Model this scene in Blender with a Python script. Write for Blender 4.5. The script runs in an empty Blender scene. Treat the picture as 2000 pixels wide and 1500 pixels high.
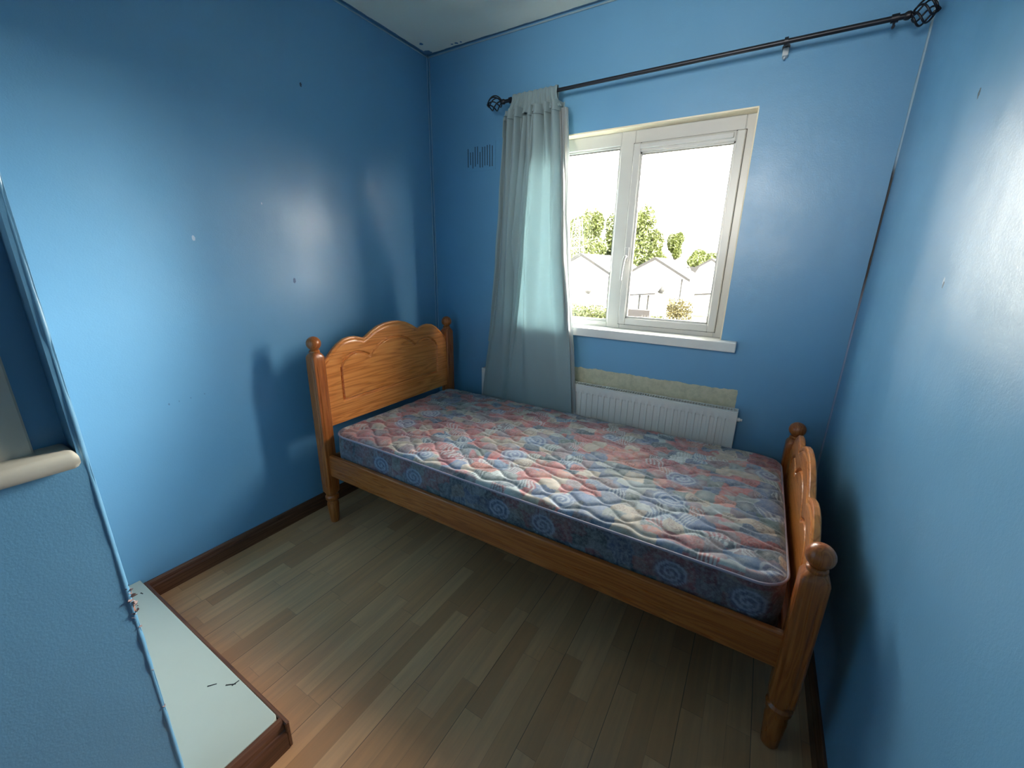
import bpy, math, random
import numpy as np
from mathutils import Vector, Matrix
random.seed(7); RNG = np.random.RandomState(11)
sc = bpy.context.scene
col = sc.collection
PI = math.pi

# ---------------------------------------------------------------- camera
YAW, PIT, ROL = -0.5397, -0.2896, 0.0182
CAM = Vector((1.9160, -2.1655, 1.3221)); FPX = 792.98
fw = Vector((math.sin(YAW)*math.cos(PIT), math.cos(YAW)*math.cos(PIT), math.sin(PIT)))
ri = Vector((math.cos(YAW), -math.sin(YAW), 0)); up = ri.cross(fw)
r2 = math.cos(ROL)*ri + math.sin(ROL)*up; u2 = -math.sin(ROL)*ri + math.cos(ROL)*up
cd = bpy.data.cameras.new('camera'); cam = bpy.data.objects.new('camera', cd); col.objects.link(cam)
cam.matrix_world = Matrix(((r2.x, u2.x, -fw.x, CAM.x), (r2.y, u2.y, -fw.y, CAM.y), (r2.z, u2.z, -fw.z, CAM.z), (0, 0, 0, 1)))
cd.sensor_fit = 'HORIZONTAL'; cd.sensor_width = 36; cd.lens = FPX/2000*36
cd.clip_start = .02; cd.clip_end = 500
sc.camera = cam

# ---------------------------------------------------------------- world, sun, lamps, exposure
w = bpy.data.worlds.new('sky'); sc.world = w; w.use_nodes = True
nt = w.node_tree; nt.nodes.clear()
wo = nt.nodes.new('ShaderNodeOutputWorld'); bg = nt.nodes.new('ShaderNodeBackground')
tc = nt.nodes.new('ShaderNodeTexCoord'); sx = nt.nodes.new('ShaderNodeSeparateXYZ'); cr = nt.nodes.new('ShaderNodeValToRGB')
nt.links.new(tc.outputs['Generated'], sx.inputs[0]); nt.links.new(sx.outputs['Z'], cr.inputs[0])
cr.color_ramp.elements[0].position = 0.0; cr.color_ramp.elements[0].color = (1.0, .90, .78, 1)
cr.color_ramp.elements[1].position = .9; cr.color_ramp.elements[1].color = (.86, .86, .84, 1)
# hazy bright part of the sky round the veiled sun, off to the right of the view from the window
vd_ = nt.nodes.new('ShaderNodeVectorMath'); vd_.operation = 'DOT_PRODUCT'; nt.links.new(tc.outputs['Generated'], vd_.inputs[0]); vd_.inputs[1].default_value = Vector((.74, .60, .33)).normalized()
mm = nt.nodes.new('ShaderNodeMath'); mm.operation = 'MAXIMUM'; nt.links.new(vd_.outputs['Value'], mm.inputs[0]); mm.inputs[1].default_value = 0
mp_ = nt.nodes.new('ShaderNodeMath'); mp_.operation = 'POWER'; nt.links.new(mm.outputs[0], mp_.inputs[0]); mp_.inputs[1].default_value = 8
ma = nt.nodes.new('ShaderNodeMath'); ma.operation = 'MULTIPLY_ADD'; nt.links.new(mp_.outputs[0], ma.inputs[0]); ma.inputs[1].default_value = 66.0; ma.inputs[2].default_value = 8.0
nt.links.new(cr.outputs[0], bg.inputs[0]); nt.links.new(ma.outputs[0], bg.inputs[1])
nt.links.new(bg.outputs[0], wo.inputs[0])

sd = bpy.data.lights.new('sun', 'SUN'); sd.energy = 4; sd.angle = .01; sd.color = (1, .93, .8)
sun = bpy.data.objects.new('sun', sd); col.objects.link(sun)
sun.rotation_euler = Vector((-.55, .75, -.75)).to_track_quat('-Z', 'Y').to_euler()
# unseen fill lamp added behind the camera to brighten the window wall
ld = bpy.data.lights.new('fill_light', 'AREA'); ld.shape = 'RECTANGLE'; ld.size = .9; ld.size_y = .6; ld.energy = 1.15; ld.spread = math.radians(50); ld.color = (1, .97, .9)
lo = bpy.data.objects.new('fill_light', ld); col.objects.link(lo)
lo.location = (1.45, -3.3, 1.9); lo.rotation_euler = Vector((-.02, 1, -.02)).to_track_quat('-Z', 'Y').to_euler()
# portal that helps sample the daylight coming in by the window
pd = bpy.data.lights.new('window_portal', 'AREA'); pd.shape = 'RECTANGLE'; pd.size = 1.1; pd.size_y = .98
pd.cycles.is_portal = True
po = bpy.data.objects.new('window_portal', pd); col.objects.link(po)
po.location = (1.23, .27, 1.47); po.rotation_euler = Vector((0, -1, 0)).to_track_quat('-Z', 'Z').to_euler()

vs = sc.view_settings; vs.view_transform = 'Standard'; vs.look = 'None'; vs.gamma = 1; vs.use_curve_mapping = False
vs.exposure = 2.2

# ---------------------------------------------------------------- material helpers
class NT:
    def __init__(s, name):
        s.m = bpy.data.materials.new(name); s.m.use_nodes = True; s.t = s.m.node_tree
        s.b = s.t.nodes['Principled BSDF']; s.out = s.t.nodes['Material Output']
    def n(s, ty, **k):
        x = s.t.nodes.new('ShaderNode'+ty)
        for a, b in k.items(): setattr(x, a, b)
        return x
    def l(s, a, b): s.t.links.new(a, b)
    def put(s, sock, v):
        if hasattr(v, 'links') or isinstance(v, bpy.types.NodeSocket): s.l(v, sock)
        else: sock.default_value = v
    def math(s, op, a, b=0.0, c=0.0):
        x = s.n('Math', operation=op)
        s.put(x.inputs[0], a); s.put(x.inputs[1], b); s.put(x.inputs[2], c)
        return x.outputs[0]
    def mix(s, f, a, b, mode='MIX'):
        x = s.n('Mix', data_type='RGBA', blend_type=mode)
        s.put(x.inputs[0], f)
        s.put(x.inputs[6], a if not isinstance(a, tuple) else (*a[:3], 1)); s.put(x.inputs[7], b if not isinstance(b, tuple) else (*b[:3], 1))
        return x.outputs[2]
    def pos(s): return s.n('NewGeometry').outputs['Position']
    def xyz(s, v):
        x = s.n('SeparateXYZ'); s.l(v, x.inputs[0]); return x.outputs
    def mapping(s, v, scale=(1, 1, 1), loc=(0, 0, 0), rot=(0, 0, 0)):
        x = s.n('Mapping'); s.l(v, x.inputs[0]); x.inputs['Scale'].default_value = scale; x.inputs['Location'].default_value = loc; x.inputs['Rotation'].default_value = rot
        return x.outputs[0]
    def noise(s, v, scale, detail=3, rough=.5, dist=0):
        x = s.n('TexNoise'); s.l(v, x.inputs['Vector']); x.inputs['Scale'].default_value = scale; x.inputs['Detail'].default_value = detail
        x.inputs['Roughness'].default_value = rough; x.inputs['Distortion'].default_value = dist
        return x.outputs['Fac']
    def ramp(s, f, stops):
        x = s.n('ValToRGB'); s.put(x.inputs[0], f); e = x.color_ramp.elements
        while len(e) < len(stops): e.new(.5)
        for k, (p, c) in zip(e, stops): k.position = p; k.color = (*c[:3], 1) if isinstance(c, tuple) else (c, c, c, 1)
        return x.outputs[0]
    def bump(s, h, strength=.3, dist=.001):
        x = s.n('Bump'); x.inputs['Strength'].default_value = strength; x.inputs['Distance'].default_value = dist
        s.l(h, x.inputs['Height']); s.l(x.outputs[0], s.b.inputs['Normal']); return x.outputs[0]
    def base(s, v): s.put(s.b.inputs['Base Color'], (*v[:3], 1) if isinstance(v, tuple) else v)
    def rough(s, v): s.put(s.b.inputs['Roughness'], v)

def plain(name, c, r=.5, metal=0, bump=0, bs=200, var=.06):
    m = NT(name); p = m.pos()
    f = m.noise(p, 9, 4)
    d = tuple(max(0, x*(1-2*var)) for x in c); e = tuple(min(1, x*(1+2*var)) for x in c)
    m.base(m.mix(f, d, e)); m.rough(r); m.b.inputs['Metallic'].default_value = metal
    if bump: m.bump(m.noise(p, bs, 3), bump, .001)
    return m.m

BLUE = (.142, .350, .560)
def wall_mat(name, marks=(), axis=0, patch=False, base=BLUE):
    m = NT(name); p = m.pos(); x = m.xyz(p)
    f = m.noise(p, 2.2, 4, .6)
    c = m.mix(f, tuple(v*.93 for v in base), tuple(min(1, v*1.07) for v in base))
    # faint dark scuffs
    sc_ = m.noise(m.mapping(p, (6, 6, 30)), 3, 6, .7)
    c = m.mix(m.math('MULTIPLY', m.ramp(sc_, [(.70, 0.0), (.80, 1.0)]), .25), c, (.10, .22, .36))
    for (a, b, z, r, k) in marks:
        v = m.n('VectorMath', operation='DISTANCE'); mp = m.mapping(p, (1, 1, .55)); m.l(mp, v.inputs[0]); v.inputs[1].default_value = (a, b, z*.55)
        g = m.math('LESS_THAN', m.math('ADD', v.outputs['Value'], m.math('MULTIPLY', m.noise(p, 220, 2), r*.8)), r*1.2)
        c = m.mix(g, c, k)
    rgh = m.ramp(m.noise(p, 5, 3), [(.3, .30), (.7, .40)])
    if patch:
        n1 = m.noise(p, 14, 4, .6)
        ztop = m.math('ADD', .732, m.math('MULTIPLY', n1, .035))
        g = m.math('MULTIPLY', m.math('LESS_THAN', x[2], ztop), m.math('LESS_THAN', m.math('ADD', x[0], m.math('MULTIPLY', m.noise(p, 40, 2), .012)), 1.895))
        g = m.math('MULTIPLY', g, m.math('GREATER_THAN', x[0], .45))
        pc = m.ramp(m.noise(p, 30, 5, .7), [(.2, (.36, .36, .27)), (.55, (.55, .53, .38)), (.62, (.58, .54, .42)), (.8, (.44, .43, .33))])
        c = m.mix(g, c, pc)
        rgh = m.math('ADD', rgh, m.math('MULTIPLY', g, .4))
    m.base(c); m.rough(rgh)
    m.b.inputs['Specular IOR Level'].default_value = .55
    h = m.math('ADD', m.math('MULTIPLY', m.noise(p, 190, 3, .6), .55), m.math('MULTIPLY', m.noise(p, 12, 3), 1.6))
    m.bump(h, .5, .0012)
    return m.m

def wood_mat(name, axis, dark=(.17, .036, .006), mid=(.42, .110, .020), light=(.58, .180, .040), r=.26, grain=34, knots=True):
    m = NT(name); p = m.pos()
    s = [1, 1, 1]; s[axis] = .045
    mp = m.mapping(p, tuple(s))
    warp = m.n('TexNoise'); m.l(m.mapping(p, tuple([.5 if i == axis else 1.6 for i in range(3)])), warp.inputs['Vector']); warp.inputs['Scale'].default_value = 3
    ad = m.n('VectorMath', operation='MULTIPLY_ADD'); m.l(warp.outputs['Color'], ad.inputs[0]); ad.inputs[1].default_value = (.035, .035, .035); m.l(mp, ad.inputs[2])
    v = ad.outputs[0]
    ring = m.noise(v, grain, 2, .4)
    ringw = m.math('FRACT', m.math('MULTIPLY', ring, 8.0))
    fine = m.noise(v, 260, 3, .6)
    tone = m.noise(v, 6, 3)
    hd = tuple((a_+b_)/2 for a_, b_ in zip(mid, dark))
    c = m.ramp(ringw, [(0.0, mid), (.40, light), (.72, mid), (.93, hd), (1.0, mid)])
    c = m.mix(m.math('MULTIPLY', fine, .35), c, dark)
    c = m.mix(m.math('MULTIPLY', m.ramp(tone, [(.35, 1.0), (.6, 0.0)]), .4), c, mid)
    m.base(c); m.rough(m.ramp(fine, [(.3, r), (.8, r+.12)]))
    m.b.inputs['Coat Weight'].default_value = .25; m.b.inputs['Coat Roughness'].default_value = .15
    m.bump(fine, .15, .0006)
    return m.m

M = {}
M['wall_left'] = wall_mat('blue_wall_left', [(0, -.85, 2.069, .006, (.02, .05, .09)), (0, -1.381, 1.393, .007, (.42, .55, .66)), (0, -.998, 1.224, .008, (.05, .14, .28)), (0, -1.574, .769, .003, (.08, .2, .34)), (0, -1.50, .775, .002, (.08, .2, .34)), (0, -1.54, .772, .002, (.08, .2, .34)), (0, -1.45, .779, .002, (.08, .2, .34)), (0, -1.1, 1.55, .003, (.4, .55, .7))])
M['wall_right'] = wall_mat('blue_wall_right', [(2.26, -.708, 1.709, .008, (.015, .03, .05)), (2.26, -.852, 1.30, .006, (.5, .6, .7)), (2.26, -.856, 1.292, .005, (.03, .06, .1))])
M['wall_back'] = wall_mat('blue_wall_window', [], patch=True)
M['wall_front'] = wall_mat('blue_wall_front', [(.9, -1.98, .62, .012, (.35, .2, .16))])
M['reveal'] = plain('cream_reveal_paint', (.86, .76, .56), .5, bump=.2)
M['ceiling'] = None
def ceiling_mat():
    m = NT('ceiling_paint'); p = m.pos()
    c = m.mix(m.noise(p, 3, 5, .6), (.80, .79, .68), (.90, .87, .74))
    x = m.xyz(p)
    band = m.math('MAXIMUM', m.math('LESS_THAN', x[0], m.math('ADD', .010, m.math('MULTIPLY', m.noise(p, 18, 3), .012))),
                  m.math('GREATER_THAN', x[1], m.math('SUBTRACT', -.008, m.math('MULTIPLY', m.noise(p, 16, 3), .014))))
    for (a, b, r) in ((.06, -.12, .016), (.21, -.035, .013), (.24, -.032, .015), (.27, -.03, .012), (.03, -.03, .028)):
        v = m.n('VectorMath', operation='DISTANCE'); m.l(p, v.inputs[0]); v.inputs[1].default_value = (a, b, 2.483)
        band = m.math('MAXIMUM', band, m.math('LESS_THAN', m.math('ADD', v.outputs['Value'], m.math('MULTIPLY', m.noise(p, 90, 2), .018)), r+.004))
    m.base(m.mix(band, c, (.09, .20, .33))); m.rough(.75); m.bump(m.noise(p, 60, 4), .4, .0015)
    return m.m
M['ceiling'] = ceiling_mat()

def floor_mat():
    m = NT('laminate_floor'); p = m.pos(); x = m.xyz(p)
    SW = .0635
    sxi = m.math('FLOOR', m.math('DIVIDE', x[0], SW))
    wn = m.n('TexWhiteNoise', noise_dimensions='1D'); m.l(sxi, wn.inputs['W'])
    off = m.math('MULTIPLY', wn.outputs['Value'], 1.0)
    ln = m.math('ADD', .34, m.math('MULTIPLY', m.math('FRACT', m.math('MULTIPLY', wn.outputs['Value'], 7.3)), .12))
    yy = m.math('DIVIDE', m.math('ADD', x[1], off), ln)
    syi = m.math('FLOOR', yy)
    cmb = m.n('CombineXYZ'); m.l(sxi, cmb.inputs[0]); m.l(syi, cmb.inputs[1])
    w2 = m.n('TexWhiteNoise', noise_dimensions='3D'); m.l(cmb.outputs[0], w2.inputs['Vector'])
    h = w2.outputs['Value']
    c = m.ramp(h, [(0, (.50, .225, .095)), (.3, (.58, .280, .125)), (.6, (.66, .335, .160)), (.85, (.72, .385, .190)), (1, (.56, .265, .125))])
    gofs = m.n('VectorMath', operation='MULTIPLY_ADD'); m.l(w2.outputs['Color'], gofs.inputs[0]); gofs.inputs[1].default_value = (3, 3, 3)
    m.l(m.mapping(p, (1, .06, 1)), gofs.inputs[2])
    g1 = m.noise(gofs.outputs[0], 45, 5, .6, .4); g2 = m.noise(gofs.outputs[0], 12, 2)
    c = m.mix(m.math('MULTIPLY', m.ramp(g1, [(.35, 1.0), (.65, 0.0)]), .35), c, (.22, .14, .08))
    c = m.mix(m.math('MULTIPLY', g2, .35), c, (.68, .38, .20))
    # strip joints (fine) and board joints
    fx = m.math('FRACT', m.math('DIVIDE', x[0], SW)); fb = m.math('FRACT', m.math('DIVIDE', x[0], SW*3)); fy = m.math('FRACT', yy)
    e = m.math('MAXIMUM', m.math('MULTIPLY', m.math('LESS_THAN', fx, .018), .35), m.math('MULTIPLY', m.math('LESS_THAN', fb, .012), .75))
    e = m.math('MAXIMUM', e, m.math('MULTIPLY', m.math('LESS_THAN', fy, .004), .35))
    c = m.mix(e, c, (.07, .05, .035))
    m.base(c); m.rough(m.ramp(g1, [(.3, .36), (.7, .46)])); m.bump(m.math('SUBTRACT', m.math('MULTIPLY', g1, .3), e), .25, .0006)
    return m.m
M['floor'] = floor_mat()
M['wood_x'] = wood_mat('pine_grain_x', 0); M['wood_y_lit'] = wood_mat('pine_grain_y_lit', 1, grain=26, dark=(.40, .105, .014), light=(.94, .37, .095), mid=(.78, .25, .050)); M['wood_z'] = wood_mat('pine_grain_z', 2)  # y-grain pine made lighter: window light on the headboard put into its colour
M['wood_z_dark'] = wood_mat('pine_foot', 2, (.12, .036, .012), (.2, .066, .02), (.27, .10, .03))
M['skirt_y'] = wood_mat('stained_skirting_y', 1, (.045, .013, .006), (.115, .042, .019), (.18, .074, .036), r=.4)
M['skirt_x'] = wood_mat('stained_skirting_x', 0, (.045, .013, .006), (.115, .042, .019), (.18, .074, .036), r=.4)
M['upvc'] = plain('white_plastic_frame', (.56, .55, .52), .3, var=.02)
M['gasket'] = plain('black_gasket', (.02, .02, .02), .6)
M['sill'] = plain('white_sill_paint', (.70, .70, .67), .35, bump=.15)
M['metal_white'] = plain('white_radiator_enamel', (.70, .70, .67), .32, var=.03)
M['slot'] = plain('dark_slot', (.012, .012, .014), .8)
M['bronze'] = plain('dark_bronze_metal', (.030, .032, .040), .35, .6, var=.1)
M['clay_white'] = plain('old_white_plug', (.55, .58, .60), .6)
M['ledge'] = plain('pale_ledge_paint', (.44, .48, .42), .5, bump=.15, bs=60, var=.02)
M['greyjamb'] = plain('grey_jamb_paint', (.55, .53, .46), .5, bump=.3, bs=40)
M['plaster'] = plain('torn_plaster', (.32, .23, .22), .9, bump=.5, bs=120, var=.3)
M['caulk'] = plain('blue_caulk', (.30, .46, .60), .45)
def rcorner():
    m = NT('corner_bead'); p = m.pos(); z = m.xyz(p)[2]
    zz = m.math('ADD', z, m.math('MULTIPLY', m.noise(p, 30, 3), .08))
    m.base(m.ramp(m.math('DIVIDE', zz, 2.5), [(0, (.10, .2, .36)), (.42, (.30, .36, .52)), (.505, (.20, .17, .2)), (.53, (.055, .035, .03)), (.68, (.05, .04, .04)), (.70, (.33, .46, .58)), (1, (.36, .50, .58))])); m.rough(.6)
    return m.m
M['rcorner'] = rcorner()
# curtain cloth
def cloth(name, c, tr):
    m = NT(name); p = m.pos()
    wv = m.noise(m.mapping(p, (1, 1, 1)), 500, 2)
    cc = m.mix(wv, tuple(v*.9 for v in c), c)
    m.base(cc); m.rough(.75); m.b.inputs['Sheen Weight'].default_value = .2
    m.bump(m.noise(p, 25, 4, .6), .35, .003)
    t = m.n('BsdfTranslucent'); m.l(cc, t.inputs[0]); mx = m.n('MixShader'); mx.inputs[0].default_value = tr
    m.l(m.b.outputs[0], mx.inputs[1]); m.l(t.outputs[0], mx.inputs[2]); m.l(mx.outputs[0], m.out.inputs[0])
    return m.m
M['curtain'] = cloth('pale_blue_cotton', (.38, .49, .51), .32)
M['lining'] = cloth('white_lining', (.50, .53, .53), .5)
def glass():
    m = NT('window_glass'); t = m.n('BsdfTransparent'); g = m.n('BsdfGlossy'); g.inputs['Roughness'].default_value = .02
    f = m.n('Fresnel'); f.inputs[0].default_value = 1.45; mx = m.n('MixShader')
    t.inputs[0].default_value = (.97, .98, .97, 1)
    m.l(m.math('MULTIPLY', f.outputs[0], .8), mx.inputs[0]); m.l(t.outputs[0], mx.inputs[1]); m.l(g.outputs[0], mx.inputs[2]); m.l(mx.outputs[0], m.out.inputs[0])
    return m.m
M['glass'] = glass()
def fabric(name):
    m = NT(name); a = m.n('VertexColor'); a.layer_name = 'Col'; p = m.pos()
    n = m.noise(p, 420, 3, .7); n2 = m.noise(p, 90, 4, .7)
    c = m.mix(m.math('MULTIPLY', m.ramp(n2, [(.42, 0.0), (.62, 1.0)]), .28), a.outputs[0], (.42, .46, .48))
    c = m.mix(m.math('MULTIPLY', m.ramp(n, [(.35, 1.0), (.5, 0.0)]), .35), c, (.06, .08, .12))
    c = m.mix(.12, c, (.02, .02, .02)); m.base(c); m.rough(.62); m.b.inputs['Sheen Weight'].default_value = .25
    m.bump(m.noise(p, 700, 2), .25, .0008)
    return m.m
M['fabric'] = fabric('patchwork_print')
M['piping'] = plain('grey_purple_piping', (.30, .26, .32), .5, var=.3)
# outdoors
M['render_white'] = plain('white_render', (.72, .70, .66), .8)
M['roof_grey'] = plain('roof_tiles', (.30, .26, .24), .8, var=.15)
M['verge'] = plain('dark_verge', (.0045, .0042, .0042), .9)
M['tree'] = plain('tree_leaves', (.036, .048, .0035), .6, var=.4)
M['hedge'] = plain('hedge_leaves', (.036, .044, .004), .6, var=.4)
M['shrub'] = plain('orange_green_leaves', (.040, .032, .004), .6, var=.5)
M['bark'] = plain('bark', (.012, .01, .008), .9)
M['grass'] = plain('grass', (.034, .034, .008), .9, var=.3)
M['brick'] = plain('brown_brick', (.009, .007, .007), .9, var=.2)
M['steel'] = plain('galvanised_steel', (.02, .02, .02), .7)
M['lattice'] = plain('pale_lattice_steel', (.055, .050, .050), .6)
M['path'] = plain('pale_paving', (.3, .3, .28), .9)

# ---------------------------------------------------------------- mesh helpers
ORG = {}
class MB:
    def __init__(s): s.v = []; s.f = []; s.c = None
    def add(s, vs, fs):
        o = len(s.v); s.v += [tuple(q) for q in vs]; s.f += [tuple(i+o for i in f) for f in fs]; return s
    def box(s, x0, x1, y0, y1, z0, z1, b=0):
        if b <= 0:
            vs = [(x, y, z) for x in (x0, x1) for y in (y0, y1) for z in (z0, z1)]
            return s.add(vs, [(0, 1, 3, 2), (4, 6, 7, 5), (0, 4, 5, 1), (2, 3, 7, 6), (0, 2, 6, 4), (1, 5, 7, 3)])
        # bevelled box
        c = Vector(((x0+x1)/2, (y0+y1)/2, (z0+z1)/2)); h = ((x1-x0)/2, (y1-y0)/2, (z1-z0)/2)
        b = min(b, min(h)*.49); vs = []; ids = {}
        for sx_ in (-1, 1):
            for sy in (-1, 1):
                for sz in (-1, 1):
                    for a in range(3):
                        q = [h[0]-b, h[1]-b, h[2]-b]; q[a] = h[a]
                        ids[(sx_, sy, sz, a)] = len(vs); vs.append((c.x+sx_*q[0], c.y+sy*q[1], c.z+sz*q[2]))
        fs = []
        for a in range(3):
            o = [i for i in range(3) if i != a]
            for sa in (-1, 1):
                def K(p, q):
                    t = [0, 0, 0]; t[a] = sa; t[o[0]] = p; t[o[1]] = q; return ids[(*t, a)]
                fs.append((K(-1, -1), K(1, -1), K(1, 1), K(-1, 1)))
            # edges parallel to axis a
            for p in (-1, 1):
                for q in (-1, 1):
                    def K2(e, ax):
                        t = [0, 0, 0]; t[a] = e; t[o[0]] = p; t[o[1]] = q; return ids[(*t, ax)]
                    fs.append((K2(-1, o[0]), K2(1, o[0]), K2(1, o[1]), K2(-1, o[1])))
        for sx_ in (-1, 1):
            for sy in (-1, 1):
                for sz in (-1, 1): fs.append(tuple(ids[(sx_, sy, sz, a)] for a in range(3)))
        return s.add(vs, fs)
    def loops(s, ls, closed=True, caps=True):
        n = len(ls[0]); vs = [p for l in ls for p in l]; fs = []
        for i in range(len(ls)-1):
            for j in range(n if closed else n-1):
                k = (j+1) % n; fs.append((i*n+j, i*n+k, (i+1)*n+k, (i+1)*n+j))
        if caps and closed:
            fs.append(tuple(range(n))[::-1]); fs.append(tuple((len(ls)-1)*n+i for i in range(n)))
        return s.add(vs, fs)
    def tube(s, pts, r, n=10, caps=True):
        pts = [Vector(p) for p in pts]; ls = []; prev = None
        for i, p in enumerate(pts):
            t = (pts[min(i+1, len(pts)-1)]-pts[max(i-1, 0)]).normalized()
            if prev is None:
                a = Vector((0, 0, 1)) if abs(t.z) < .9 else Vector((1, 0, 0)); a = (a-t*a.dot(t)).normalized()
            else: a = (prev-t*prev.dot(t)).normalized()
            prev = a; b = t.cross(a); rr = r[i] if isinstance(r, (list, tuple)) else r
            ls.append([p+(a*math.cos(2*PI*k/n)+b*math.sin(2*PI*k/n))*rr for k in range(n)])
        return s.loops(ls, True, caps)
    def lathe(s, c, prof, n=24, axis='z'):
        ls = []
        for (h, r) in prof:
            l = []
            for k in range(n):
                a = 2*PI*k/n; x, y = r*math.cos(a), r*math.sin(a)
                l.append((c[0]+x, c[1]+y, c[2]+h) if axis == 'z' else (c[0]+h, c[1]+x, c[2]+y) if axis == 'x' else (c[0]+x, c[1]+h, c[2]+y))
            ls.append(l)
        return s.loops(ls)
    def prism(s, poly, ax, a, b):
        n = len(poly)
        def P(q, h): return (h, q[0], q[1]) if ax == 0 else (q[0], h, q[1]) if ax == 1 else (q[0], q[1], h)
        return s.loops([[P(q, a) for q in poly], [P(q, b) for q in poly]])
    def build(s, name, mat, parent=None, smooth=False, loc=None, bevel=0):
        if parent is not None: L = ORG[parent.name]
        elif loc is not None: L = Vector(loc)
        else:
            A = np.array(s.v); L = Vector(((A[:, 0].min()+A[:, 0].max())/2, (A[:, 1].min()+A[:, 1].max())/2, A[:, 2].min()))
        me = bpy.data.meshes.new(name); A = np.array(s.v, float)-np.array(L)
        me.from_pydata([tuple(q) for q in A], [], s.f)
        if s.c is not None:
            at = me.color_attributes.new('Col', 'FLOAT_COLOR', 'POINT')
            cc = np.ones((len(s.v), 4)); cc[:, :3] = s.c; at.data.foreach_set('color', cc.ravel())
        me.validate(); me.update()
        o = bpy.data.objects.new(name, me); col.objects.link(o); me.materials.append(mat)
        import bmesh
        bm = bmesh.new(); bm.from_mesh(me); bmesh.ops.recalc_face_normals(bm, faces=bm.faces)
        if len(s.v) < 20000: bmesh.ops.remove_doubles(bm, verts=bm.verts, dist=1e-6)
        bm.to_mesh(me); bm.free()
        if smooth:
            for p in me.polygons: p.use_smooth = True
            if smooth != 'all':
                try: me.set_sharp_from_angle(angle=math.radians(38))
                except Exception: pass
        if bevel:
            bv = o.modifiers.new('bevel', 'BEVEL'); bv.width = bevel; bv.segments = 3; bv.limit_method = 'ANGLE'
        if parent is not None: o.parent = parent
        else: o.location = L
        ORG[o.name] = L
        return o
def thing(name, label, cat, loc, group=None):
    o = bpy.data.objects.new(name, None); col.objects.link(o); o.location = loc; o.empty_display_size = .1
    o['label'] = label; o['category'] = cat
    if group: o['group'] = group
    ORG[o.name] = Vector(loc); return o
def tag(o, label, cat, group=None, kind=None):
    if label: o['label'] = label
    if cat: o['category'] = cat
    if group: o['group'] = group
    if kind: o['kind'] = kind
    return o
def struct(o): o['kind'] = 'structure'; return o
def copy_tree(o, parent=None, name=None):
    c = o.copy(); col.objects.link(c); c.parent = parent; ORG[c.name] = ORG[o.name]
    for ch in list(o.children): copy_tree(ch, c)
    return c
class VN:   # smooth value noise on numpy arrays
    def __init__(s, seed): s.t = np.random.RandomState(seed).rand(64, 64)
    def __call__(s, x, y):
        xi = np.floor(x).astype(int); yi = np.floor(y).astype(int); fx = x-xi; fy = y-yi
        fx = fx*fx*(3-2*fx); fy = fy*fy*(3-2*fy); t = s.t
        a = t[xi % 64, yi % 64]; b = t[(xi+1) % 64, yi % 64]; c = t[xi % 64, (yi+1) % 64]; d = t[(xi+1) % 64, (yi+1) % 64]
        return (a*(1-fx)+b*fx)*(1-fy)+(c*(1-fx)+d*fx)*fy

# ---------------------------------------------------------------- room shell
W, H, YE = 2.2602, 2.4828, -3.4       # YE: far end of the entry behind the camera
WX0, WX1, WZ0, WZ1 = .675, 1.779, .985, 1.956   # window opening
XF, YF = .90, -1.987                   # corner of the wall in the left foreground

struct(MB().box(-.3, W+.3, YE-.2, .28, -.2, 0).build('floor', M['floor']))
struct(MB().box(-.3, W+.3, YE-.2, .28, H, H+.2).build('ceiling', M['ceiling']))
struct(MB().box(-.2, 0, YE-.2, 0, 0, H).build('wall_left', M['wall_left']))
struct(MB().box(W, W+.2, YE-.2, 0, 0, H).build('wall_right', M['wall_right']))
b = MB(); T = .28
b.box(-.2, WX0, 0, T, 0, H); b.box(WX1, W+.2, 0, T, 0, H); b.box(WX0, WX1, 0, T, 0, WZ0); b.box(WX0, WX1, 0, T, WZ1, H)
struct(b.build('wall_back', M['wall_back']))
# front wall: stub beside the entry with a recessed opening, its lower part and the entry side
b = MB()
RX = XF-.050
b.box(0, XF, YE, YF, .1, .955)                      # below the sill
b.box(0, XF, YF-.012, YF, .955, H)                  # thin return above
b.box(0, RX, YE, YF-.012, .955, H)                  # back of the recess
b.box(RX, XF, YE, YF-.75, .955, H)
struct(b.build('wall_front', M['wall_front']))
struct(MB().box(0, W, YE-.2, YE, 0, H).build('wall_entry', M['wall_front']))
# rough plaster bead down the corner of the foreground wall
pts = []; rr = []
vn = VN(3)
for i in range(260):
    z = .1+i*(H-.1)/259
    e = float(vn(np.array([z*30]), np.array([1.5]))[0]); e2 = float(vn(np.array([z*7]), np.array([4.5]))[0])
    pts.append((XF-.004+.0015*(e-.5)+.0015*(e2-.5), YF-.004+.001*(e2-.5), z)); rr.append(.0052+.0010*e)
struct(MB().tube(pts, rr, 8).build('trim_1', M['wall_front'], smooth='all'))
# recessed opening: jamb and sill at the left edge
t = bpy.data.objects.new('window_2', None); col.objects.link(t); t.location = (RX, -2.3, .96); ORG['window_2'] = Vector((RX, -2.3, .96)); struct(t)
MB().box(RX, RX+.022, -2.62, -2.043, .985, H-.1, .003).build('jamb', M['greyjamb'], t)
b = MB(); prof = []
for k in range(9):
    a = -PI/2+PI*k/8; prof.append((XF+.012+.012*math.cos(a), .972+.016*math.sin(a)))
prof = [(RX, .956)]+prof+[(RX, .988)]
ls = []
for i, (y, s) in enumerate(((-2.001, .55), (-2.004, .85), (-2.010, 1), (-2.1, 1), (-2.3, 1), (-2.7, 1))):
    ls.append([(RX+(px-RX), y, .972+(pz-.972)*s) for px, pz in prof])
b.loops(ls); b.build('sill', M['greyjamb'], t, smooth=True)
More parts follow.
